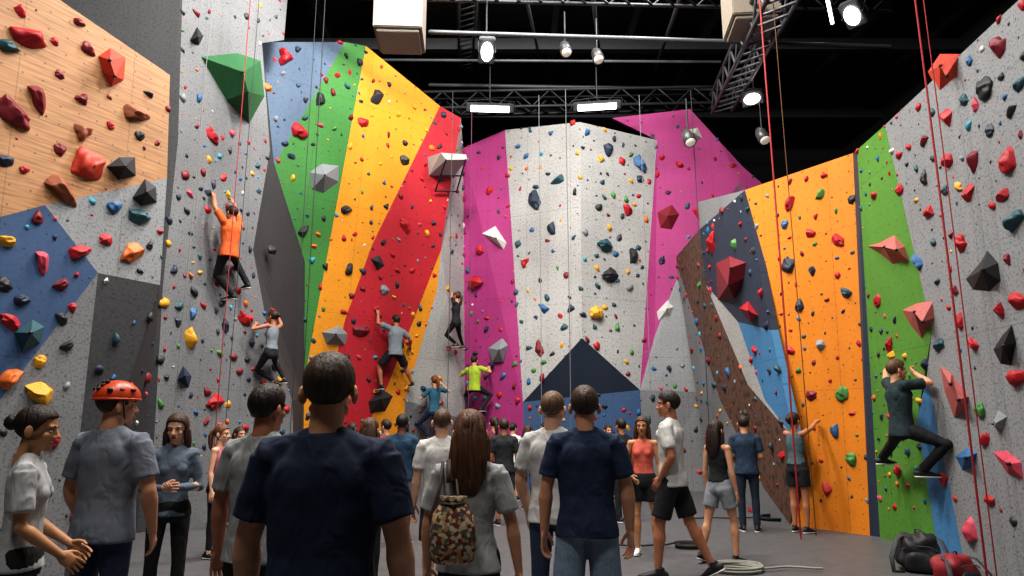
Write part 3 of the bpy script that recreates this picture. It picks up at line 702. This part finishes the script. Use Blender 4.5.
SK = dict(light='d09a7a', tan='b2775a', fair='dcae92', brown='7d5138', olive='c08c66')
def ik(S, T, l1, l2, pole):
    d = T-S; L = d.length; L2 = max(abs(l1-l2)+.01, min(L, (l1+l2)*.995)); d.normalize(); T2 = S+d*L2
    x = (l1*l1-l2*l2+L2*L2)/(2*L2); h = sqrt(max(0, l1*l1-x*x)); pole = (pole-d*pole.dot(d)).normalized()
    return S+d*x+pole*h, T2
def person(name, loc, facing, H=1.75, f=False, tp=('short', 'cccccc'), bot=('pants', '1b1c20'), hstyle='short', hcol='2a1c14', skin='light', shoes='222222', solec='dddddd',
           pose=None, vox=.012, targets=None, pelvis=None, build=1.0, cap=False):
    P = dict(ua_r=(.17, -.02, -1), fa_r=(.10, .18, -1), ua_l=(-.17, -.02, -1), fa_l=(-.10, .18, -1), th_r=(.04, .02, -1), sh_r=(.0, -.03, -1), th_l=(-.04, .02, -1), sh_l=(0, -.03, -1),
             lean=0, twist=0, roll=0, yaw=0, nod=0, foot_r=(0, 10), foot_l=(0, 10), grip=0)
    P.update(pose or {})
    sc = H/1.75; Rz = Matrix.Rotation(radians(facing), 4, 'Z')
    pel = V((0, 0, .93))
    if pelvis is not None: M = Matrix.Translation(pelvis) @ Rz @ Matrix.Scale(sc, 4) @ Matrix.Translation(-pel)
    Tm = Matrix.Translation(pel) @ Matrix.Rotation(radians(P['twist']), 4, 'Z') @ Matrix.Rotation(radians(P['roll']), 4, 'Y') @ Matrix.Rotation(radians(-P['lean']), 4, 'X')
    T = lambda x, y, z: Tm @ V((x, y, z))
    sw = (.160 if f else .180)*build; hw = .088
    l1, l2, t1, t2 = .285, .255, .43, .42
    J = {}
    Mi = None
    if targets and pelvis is not None: Mi = M.inverted()
    for s, k in ((1, 'r'), (-1, 'l')):
        up = V(P['ua_'+k]).normalized(); raised = 0
        tgt = (targets or {}).get('hand_'+k)
        if tgt is not None: raised = 1 if (Mi @ tgt).z > 1.35 else 0
        elif up.z > .2: raised = 1
        S = T(s*(sw-.01*raised), 0, .458+.04*raised)
        if tgt is not None:
            E, Wr = ik(S, (Mi @ tgt), l1, l2, V((s*.8, -.3, -.5)))
        else:
            E = S+up*l1; Wr = E+V(P['fa_'+k]).normalized()*l2
        Hp = pel+V((s*hw, 0, -.02)); tf = (targets or {}).get('foot_'+k)
        if tf is not None: K, A = ik(Hp, (Mi @ tf)+V((0, -.1, .05)), t1, t2, V((s*.75, .8, .1)))
        else:
            K = Hp+V(P['th_'+k]).normalized()*t1; A = K+V(P['sh_'+k]).normalized()*t2
        J[k] = (S, E, Wr, Hp, K, A, raised)
    if pelvis is None:
        zmin = min(J['r'][5].z, J['l'][5].z)-.088
        M = Matrix.Translation(V((loc[0], loc[1], -zmin*sc))) @ Rz @ Matrix.Scale(sc, 4)
    objs = []
    def emit(me, m=None, X=None, copy=False):
        if copy: me = me.copy()
        if m: me.materials.clear(); me.materials.append(m)
        if X: me.transform(X)
        o = bpy.data.objects.new('part', me); COL.objects.link(o); objs.append(o)
    skm = mat('skin_'+skin, SK[skin], .55, 'skin'); ck = 'denim' if bot[0] == 'jeans' or (len(bot) > 2) else 'cloth'
    g = .86 if f else 1.0; b = build
    # ---- shirt
    a = Acc()
    if f: secs = [(-.06, .176, .134), (.03, .164, .118), (.13, .136, .098), (.20, .132, .094), (.29, .146, .104), (.37, .152, .104), (.44, .148, .088), (.50, .10, .066), (.535, .062, .055)]
    else: secs = [(-.10, .190, .142), (.0, .180, .13), (.14, .165, .112), (.27, .18, .12), (.37, .19, .122), (.44, .178, .104), (.50, .12, .08), (.54, .072, .065)]
    if tp[0] == 'tank': secs = secs[1:-1]
    secs = [(z, rx*b, ry*b) for z, rx, ry in secs]
    loose = 1.0 if tp[0] != 'tank' else .96
    tube(a, [T(0, -.01 if (z > .4 or z < .05) else 0, z) for z, _, _ in secs], [(rx*loose, ry*loose) for _, rx, ry in secs], ref=Tm.to_3x3() @ V((1, 0, 0)), n=28, cap='flat')
    if f:
        for s in (-1, 1): ell(a, T(s*.060, .066, .33), (.056, .048, .055))
    else:
        for s in (-1, 1): ell(a, T(s*.085*b, -.072, .38), (.07, .045, .09)); ell(a, T(s*.075*b, .07, .39), (.08, .045, .06))
    for s, k in ((1, 'r'), (-1, 'l')):
        S, E, Wr, Hp, K, A, rs = J[k]
        if tp[0] != 'tank':
            tube(a, [T(s*.045, -.012, .518), T(s*(sw*.62), -.012, .482+.01*rs), S+V((0, 0, .006))], [.05*g, .052*g*b, .056*g*b])
            tube(a, [T(s*sw*.55, 0, .43), S, S+(E-S)*.25], [.075*g, .070*g*b, .064*g*b])
            if tp[0] == 'short': tube(a, [S, S+(E-S)*.3, S+(E-S)*.74], [.068*g*b, .066*g*b, .070*g*b], cap='flat')
            else: tube(a, [S, E, E+(Wr-E)*.5, E+(Wr-E)*.95], [.064*g, .05*g, .044*g, .036*g]); ell(a, E, (.05*g,)*3)
        else:
            tube(a, [T(s*.075, -.01, .40), T(s*.085, -.01, .5)], [(.035, .06), (.024, .05)], ref=(1, 0, 0), n=12)
    emit(remesh(a, vox, 2, .020), mat('fabric', tp[1], .85, 'cloth'))
    # ---- bottoms
    a = Acc(); kf = 1.03 if f else 1
    tube(a, [pel+V((0, 0, z)) for z in (.08, .03, -.04, -.10)], [(.148*b, .100), (.164*kf*b, .112), (.172*kf*b, .116), (.14, .105)], ref=(1, 0, 0), n=24, cap='flat')
    for s in (-1, 1): ell(a, pel+V((s*.065, -.035, -.06)), (.086, .080, .085))
    tight = bot[0] == 'leggings'
    for s, k in ((1, 'r'), (-1, 'l')):
        S, E, Wr, Hp, K, A, rs = J[k]; th = K-Hp; shn = A-K
        if bot[0] in ('pants', 'jeans', 'leggings'):
            q = .9 if tight else 1.0; cu = .040 if tight else .056
            tube(a, [Hp, Hp+th*.3, Hp+th*.75, K, K+shn*.25, K+shn*.6, K+shn*(.94 if tight else 1.0)], [.094*q, .088*q, .068*q, .062*q, .062*q, .052*q if tight else .056, cu], cap='flat', n=18); ell(a, K, (.060*q,)*3)
        else:
            e = {'shorts': .88, 'short_shorts': .42, 'mid_shorts': .62}[bot[0]]
            tube(a, [Hp, Hp+th*e*.5, Hp+th*e], [.098, .098, .096], cap='flat', n=18)
    emit(remesh(a, vox, 3, .008), mat('fabric', bot[1], .85, ck))
    # ---- bare skin
    a = Acc()
    for s, k in ((1, 'r'), (-1, 'l')):
        S, E, Wr, Hp, K, A, rs = J[k]; ua = E-S; fa = Wr-E; q = (.84 if f else 1.0)*b
        if tp[0] == 'tank': ell(a, S, (.056*q,)*3); tube(a, [T(s*.05, -.01, .47), S], [.05, .05*q])
        tube(a, [S, S+ua*.35, S+ua*.8, E, E+fa*.22, E+fa*.6, Wr, Wr+fa.normalized()*.02], [.05*q, .050*q, .042*q, .040*q, .045*q, .036*q, .0265*q, .0255*q], n=16); ell(a, E, (.039*q,)*3)
        if bot[0] not in ('pants', 'jeans', 'leggings'):
            th = K-Hp; shn = A-K; u = .93 if f else 1
            tube(a, [Hp+th*.2, Hp+th*.5, Hp+th*.85, K, K+shn*.12, K+shn*.32, K+shn*.65, A, A+V((0, 0, -.03))], [.082*u, .078*u, .058*u, .054*u, .053*u, .060*u, .044*u, .034*u, .034], n=18)
            ell(a, K+V((0, .008, 0)), (.052*u,)*3); ell(a, K+shn*.3+V((0, -.018, 0)), (.045*u, .045*u, .08))
        else: tube(a, [A+(K-A)*.2, A+V((0, 0, -.03))], [.036, .036])
    tube(a, [T(0, -.012, .45), T(0, -.012, .56), T(0, -.005, .61)], [.062*g, .059*g, .055*g])
    if tp[0] == 'tank': tube(a, [T(0, 0, .33), T(0, -.005, .43), T(0, -.01, .5)], [(.12*b, .088), (.125*b, .078), (.06, .055)], ref=(1, 0, 0), n=20)
    emit(remesh(a, min(vox, .011), 2), skm)
    # ---- hands & feet
    for s, k in ((1, 'r'), (-1, 'l')):
        S, E, Wr, Hp, K, A, rs = J[k]; fd = (Wr-E).normalized()
        hint = V((-s, 0, .1)) if (rs or fd.z > .3) else V((-.35*s, 1, .1))
        gr = 1 if (targets and ('hand_'+k) in targets) or P['grip'] else 0
        if abs(fd.dot(hint.normalized())) > .93: hint = V((0, 0, 1))
        t = (hint-fd*hint.dot(fd)).normalized(); X = Matrix((fd.cross(t), t, -fd)).transposed().to_4x4()
        base = tmpl(('hand', gr), lambda: hand(gr))
        base = base if s == 1 else tmpl(('handL', gr), lambda: flipped(base))
        emit(base, skm, Matrix.Translation(Wr) @ X @ Matrix.Scale(.92 if f else 1.04, 4), True)
        pt, yw = P['foot_'+k]
        X = Matrix.Translation(A) @ Matrix.Rotation(radians(-yw*s), 4, 'Z') @ Matrix.Rotation(radians(pt), 4, 'X') @ Matrix.Scale(.93 if f else 1.05, 4)
        emit(tmpl('shoe', shoe), mat('shoe_upper', shoes, .6), X, True); emit(tmpl('sole', sole), mat('shoe_sole', solec, .6), X, True)
    # ---- head
    Hd = Tm @ Matrix.Translation((0, .012, .680)) @ Matrix.Rotation(radians(P['yaw']), 4, 'Z') @ Matrix.Rotation(radians(-P['nod']-P['lean']*-.6), 4, 'X') @ Matrix.Scale(1.06, 4)
    emit(tmpl(('head', f), lambda: head_skin(f)), skm, Hd, True); emit(tmpl(('face', f), lambda: face_bits(f)), None, Hd, True)
    hm = mat('hair', hcol, .6, 'hair')
    emit(tmpl('brows', brows), hm, Hd, True); emit(tmpl(('hair', hstyle), lambda: hair(hstyle)), hm, Hd, True)
    if cap: emit(tmpl('helmet', helmet), None, Hd, True)
    with bpy.context.temp_override(active_object=objs[0], object=objs[0], selected_objects=objs, selected_editable_objects=objs):
        bpy.ops.object.join()
    o = objs[0]; o.name = name; o.data.name = name; o.matrix_world = M
    return o, M, J
def place(px, top, s): return ((px-512)/s, 1.02*700/s), 1.45+(428-top)/s

# spectators
def stand(name, px, top, s, facing, **kw):
    loc, H = place(px, top, s); vx = kw.pop('vox', .015 if s < 100 else .011)
    return person(name, loc, facing, H, vox=vx, **kw)
stand('standing_woman', 36, 410, 200, -65, f=True, tp=('short', 'b0b2b4'), bot=('leggings', '17181c'), hstyle='bun', hcol='22160f', skin='olive',
      pose=dict(ua_r=(.1, .05, -1), fa_r=(-.25, .9, -.75), ua_l=(-.1, .05, -1), fa_l=(.3, .9, -.6), yaw=-10, nod=5), vox=.008)
stand('standing_man', 114, 387, 172, -12, tp=('short', '727985'), bot=('jeans', '2a3752'), hcol='3a281c', cap=True, build=1.05,
      pose=dict(ua_r=(.30, .05, -1), fa_r=(-.15, .45, -1), ua_l=(-.30, .05, -1), fa_l=(.15, .45, -1), yaw=-35), vox=.009)
stand('standing_woman', 177, 416, 128, 205, f=True, tp=('long', '5d6a7a'), bot=('leggings', '141518'), hstyle='long', hcol='3d281c', skin='fair',
      pose=dict(ua_r=(.22, .05, -1), fa_r=(-.6, .75, .05), ua_l=(-.22, .05, -1), fa_l=(.65, .7, .05), yaw=-15, nod=8))
stand('standing_woman', 222, 426, 85, -95, f=True, tp=('tank', 'c0727e'), bot=('leggings', '1a1b20'), hstyle='ponytail', hcol='6b452c', skin='fair')
stand('standing_man', 266, 389, 195, -14, tp=('short', '96999a'), bot=('pants', '26282d'), hcol='20150f', skin='tan', build=1.02, pose=dict(ua_l=(-.25, .02, -1), yaw=-12, th_l=(-.08, .02, -1)), vox=.008)
stand('standing_man', 327, 360, 300, -4, tp=('short', '1a2742'), bot=('pants', '1a1b1f'), hcol='3a2a1e', skin='light', build=1.08,
      pose=dict(ua_r=(.26, -.02, -1), fa_r=(.10, .22, -1), ua_l=(-.24, .04, -1), fa_l=(-.08, .28, -1), yaw=4), vox=.007)
stand('standing_woman', 370, 420, 105, -10, f=True, tp=('tank', '25324a'), bot=('leggings', '1a1b20'), hstyle='long', hcol='4a3020', skin='olive')
stand('standing_man', 402, 416, 76, 0, tp=('short', '22405a'), bot=('shorts', '5b6a80'), hcol='1d1410', skin='brown')
stand('standing_man', 442, 411, 114, 5, tp=('short', 'cfcfcd'), bot=('shorts', '2a2c30'), hcol='59402e', hstyle='buzz', skin='fair')
stand('standing_woman', 470, 414, 200, -5, f=True, tp=('short', 'a6a9aa'), bot=('leggings', '16171b'), hstyle='long', hcol='5a3a26', skin='light', build=1.04,
      pose=dict(ua_r=(.28, 0, -1), fa_r=(.14, .1, -1), ua_l=(-.24, 0, -1), fa_l=(-.05, .3, -1), yaw=5, th_r=(.10, .02, -1)), vox=.008)
stand('standing_man', 513, 424, 48, -40, tp=('short', 'd0d0ce'), bot=('shorts', '1c1d21'), hcol='1d1410')
stand('standing_woman', 494, 418, 54, 20, f=True, tp=('short', '6a2f3a'), bot=('leggings', '1a1b20'), hstyle='ponytail', hcol='2c1b12')
stand('standing_man', 553, 394, 145, -20, tp=('short', 'c2c3c2'), bot=('jeans', '34465f'), hcol='6b543e', hstyle='buzz', pose=dict(ua_l=(-.26, 0, -1), fa_l=(.1, .5, -1)), shoes='333333', skin='fair')
stand('standing_man', 585, 390, 164, -3, tp=('short', '1b2b48'), bot=('shorts', '7d92a8', 1), hcol='3c2a20', skin='light', build=1.02,
      pose=dict(ua_r=(.26, 0, -1), fa_r=(.05, .15, -1), ua_l=(-.24, 0, -1), fa_l=(-.05, .15, -1), th_l=(-.09, 0, -1), th_r=(.07, 0, -1)), vox=.008)
stand('standing_woman', 642, 418, 83, 165, f=True, tp=('tank', 'd86a5a'), bot=('mid_shorts', '1a1b20'), hstyle='long', hcol='4a2f20', skin='olive',
      pose=dict(ua_r=(.3, 0, -1), fa_r=(-.3, .5, -.4), fa_l=(-.05, .2, -1), th_l=(-.1, 0, -1)), shoes='dddddd')
stand('walking_man', 670, 392, 98, 62, tp=('short', 'd2d2d0'), bot=('shorts', '1b1c20'), hcol='1f1510', skin='tan', shoes='222428',
      pose=dict(th_r=(.05, -.30, -1), sh_r=(.02, -.5, -1), th_l=(-.05, .26, -1), sh_l=(0, .08, -1), foot_r=(-28, 5), ua_l=(-.2, -.25, -1), fa_l=(.2, .4, -.6), ua_r=(.2, .1, -1), yaw=10))
stand('walking_woman', 716, 421, 88, -55, f=True, tp=('tank', '1c1e24'), bot=('mid_shorts', '8a9098'), hstyle='long', hcol='2a1a12', skin='light', shoes='1d1d20',
      pose=dict(th_r=(.1, .22, -1), sh_r=(.05, -.05, -1), th_l=(-.12, -.20, -1), sh_l=(-.03, -.35, -1), foot_l=(-18, 10)))
stand('standing_man', 744, 417, 68, -15, tp=('short', '25384f'), bot=('jeans', '222c40'), hcol='2a1c14', pose=dict(fa_l=(.3, .7, -.4), fa_r=(-.3, .7, -.4)))
stand('standing_man', 621, 420, 62, 30, tp=('short', '22252b'), bot=('pants', '202228'), hcol='1d1410', skin='tan')
stand('standing_woman', 352, 424, 62, 40, f=True, tp=('short', '3a3d45'), bot=('leggings', '1a1b20'), hstyle='ponytail', hcol='2c1b12')
stand('standing_man', 504, 420, 64, 10, tp=('short', '24272d'), bot=('shorts', '30343a'), hcol='3a281c', skin='tan')
stand('standing_man', 545, 424, 48, 80, tp=('short', '3f6a5c'), bot=('jeans', '2a364c'), hcol='1d1410')
stand('standing_woman', 528, 426, 54, -30, f=True, tp=('short', '2f5a80'), bot=('leggings', '1a1b20'), hstyle='long', hcol='3c2618')
stand('standing_man', 386, 421, 60, 60, tp=('short', '7a3a30'), bot=('pants', '23252a'), hcol='1d1410')
stand('standing_woman', 608, 426, 48, 200, f=True, tp=('tank', '2b6f78'), bot=('leggings', '1a1b20'), hstyle='ponytail', hcol='2c1b12')
stand('standing_woman', 240, 428, 66, -120, f=True, tp=('short', '59606a'), bot=('leggings', '1a1b20'), hstyle='long', hcol='3c2618')

# climbers
def climber(name, plane, pel, hr, hl, fr, fl, H, off=.34, **kw):
    n = plane.n; fac = math.degrees(math.atan2(n.x, -n.y))+kw.pop('turn', 0)   # face the wall
    vx = kw.pop('vox', .014)
    pp = plane.hit(pel[0], pel[1], off)
    tg = {}
    for k, q, o in (('hand_r', hr, .12), ('hand_l', hl, .12), ('foot_r', fr, .12), ('foot_l', fl, .12)):
        tg[k] = plane.hit(q[0], q[1], o)
    a = Acc()
    for k, p in tg.items():
        hold(a, p-n*.12+V((0, 0, .12 if 'hand' in k else -.06)), n, .075, rnd.choice(['red', 'navy', 'yellow']), big=True)
    a.obj('climbing_holds')
    return person(name, None, fac, H, targets=tg, pelvis=pp, vox=vx, **kw)
climber('climbing_man', PB, (229, 252), (233, 200), (214, 197), (243, 287), (228, 298), 1.72, tp=('short', 'd0602a'), bot=('pants', '17181c'), hcol='2a1a12', skin='tan', turn=-6)
climber('climbing_woman', PB, (271, 352), (279, 318), (256, 324), (280, 382), (270, 384), 1.6, f=True, tp=('tank', '7b848e'), bot=('leggings', '1a1b20'), hstyle='bun', hcol='2a1a12', skin='tan')
climber('climbing_man', PC, (395, 351), (410, 347), (378, 314), (410, 386), (379, 388), 1.8, tp=('short', '7d878f'), bot=('shorts', '1b1c20'), hcol='2a1a12', skin='tan')
PC2 = Plane(C_r[1], D_l[1], D_l[2])
climber('climbing_woman', PC2, (456, 322), (463, 298), (452, 293), (460, 350), (453, 346), 1.6, f=True, tp=('short', '1d1f25'), bot=('leggings', '1a1b20'), hstyle='ponytail', hcol='4a3020')
climber('climbing_man', PP, (474, 387), (489, 368), (468, 372), (483, 410), (470, 410), 1.65, tp=('short', 'a2bb3a'), bot=('pants', '1a1b20'), hcol='2a1a12')
climber('climbing_woman', PC, (434, 410), (442, 384), (426, 394), (438, 440), (427, 440), 1.75, f=True, tp=('short', '2a6078'), bot=('leggings', '1d2a48'), hstyle='ponytail', hcol='6a3f22')
climber('climbing_man', PG, (902, 428), (916, 374), (883, 366), (932, 474), (888, 466), 1.72, off=.36, tp=('short', '1f3238'), bot=('pants', '17181c'), hcol='5a4028', skin='light', vox=.011)
# woman at the orange wall with her hands on it
loc = ground(802, 533); n = PF.n
stand_p = V((loc.x, loc.y, .958*1.65/1.75))
person('climbing_woman', None, math.degrees(math.atan2(n.x, -n.y)), 1.65, f=True, tp=('tank', '4c646c'), bot=('mid_shorts', '17181c'), hstyle='bun', hcol='2c1b12', skin='tan', pelvis=stand_p,
       targets={'hand_r': PF.hit(818, 420, .09), 'hand_l': PF.hit(797, 436, .09)}, vox=.012)

# ------------------------------------------------------------------ bags
def bagobj(name, c, s, m, m2, rot=0, strap=True, m3=None):
    a = Acc(); R = Matrix.Rotation(rot, 3, 'Z')
    def mk(cc0, s, mm, nz):
        def fn(p, cc, d):
            q = p-cc; e = [max(-1, min(1, q[i]/s[i])) for i in range(3)]
            sg = lambda t, pw: (abs(t)**pw)*(1 if t >= 0 else -1)
            v = V((sg(e[0], .6)*s[0], sg(e[1], .6)*s[1], sg(e[2], .7)*s[2]))
            v *= 1+nz*noise.noise(v*8+V((rot, 0, 0))); v.x *= 1-.25*max(0, v.z/s[2])
            if v.z < -s[2]*.92: v.z = -s[2]*.92
            return cc+R @ v
        ell(a, cc0, s, mm, nu=40, nv=28, fn=fn)
    mk(V(c), s, m, .3)
    mk(V(c)+R @ V((0, -s[1]*.85, -s[2]*.35)), (s[0]*.7, s[1]*.45, s[2]*.5), m3 or m, .2)
    def g(x, y, z): return V(c)+R @ V((x*s[0], y*s[1], z*s[2]))
    tube(a, [g(-.7, -.9, .2), g(-.4, -1.0, .42), g(.4, -1.0, .42), g(.7, -.9, .2)], [.006]*4, m2, n=6)
    tube(a, [g(-.15, 0, .85), g(-.1, 0, 1.15), g(.1, 0, 1.15), g(.15, 0, .85)], [.009]*4, m2, n=8)
    if strap:
        for q in (-.6, .6):
            tube(a, [g(q, .3, .85), g(q*1.5, -.5, .7), g(q*2.0, -1.0, -.2), g(q*1.9, -1.3, -.85), g(q*1.2, -1.1, -.88)], [(.024, .006)]*5, m2, n=8)
    return a.obj(name)
BK = mat('black_nylon', '22242a', .6); WB = mat('grey_webbing', '3e4046', .7)
c = ground(922, 571); bagobj('backpack', c+V((0, 0, .18)), (.22, .17, .20), BK, WB, -.5)
c = ground(958, 584); bagobj('backpack', c+V((0, 0, .13)), (.2, .15, .14), mat('red_nylon', '8a222c', .6), WB, .3, True, BK)
# patterned sling bag on the woman's back
PX = mat('patterned_fabric', 'c8b090', .8, 'pattern'); SB = mat('strap_dark', '3a2c24', .7)
bc = at(453, 530, 3.38); a = Acc()
tube(a, [bc+V((0, 0, z)) for z in (-.145, -.13, -.08, 0, .07, .115, .13, .15)], [(.08, .045), (.10, .058), (.108, .066), (.105, .066), (.095, .058), (.065, .04), (.042, .028), (.07, .04)], PX, ref=(1, 0, 0), n=28, cap='flat')
sh = at(449, 466, 3.55)
tube(a, [bc+V((.02, 0, .12)), bc+V((0, .05, .22)), at(449, 482, 3.42), sh+V((-.0, .0, .03)), sh+V((.0, .12, .0))], [(.014, .004)]*5, SB, ref=(1, 0, 0), n=8)
tube(a, [bc+V((-.09, .03, -.1)), bc+V((-.11, .05, .05)), at(440, 486, 3.46), sh+V((-.03, .0, .02))], [(.008, .004)]*4, SB, ref=(1, 0, 0), n=8)
tube(a, [bc+V((-.05, -.03, .12)), bc+V((0, -.05, .115)), bc+V((.05, -.03, .12))], [.006]*3, SB, n=6)
a.obj('patterned_sling_bag')
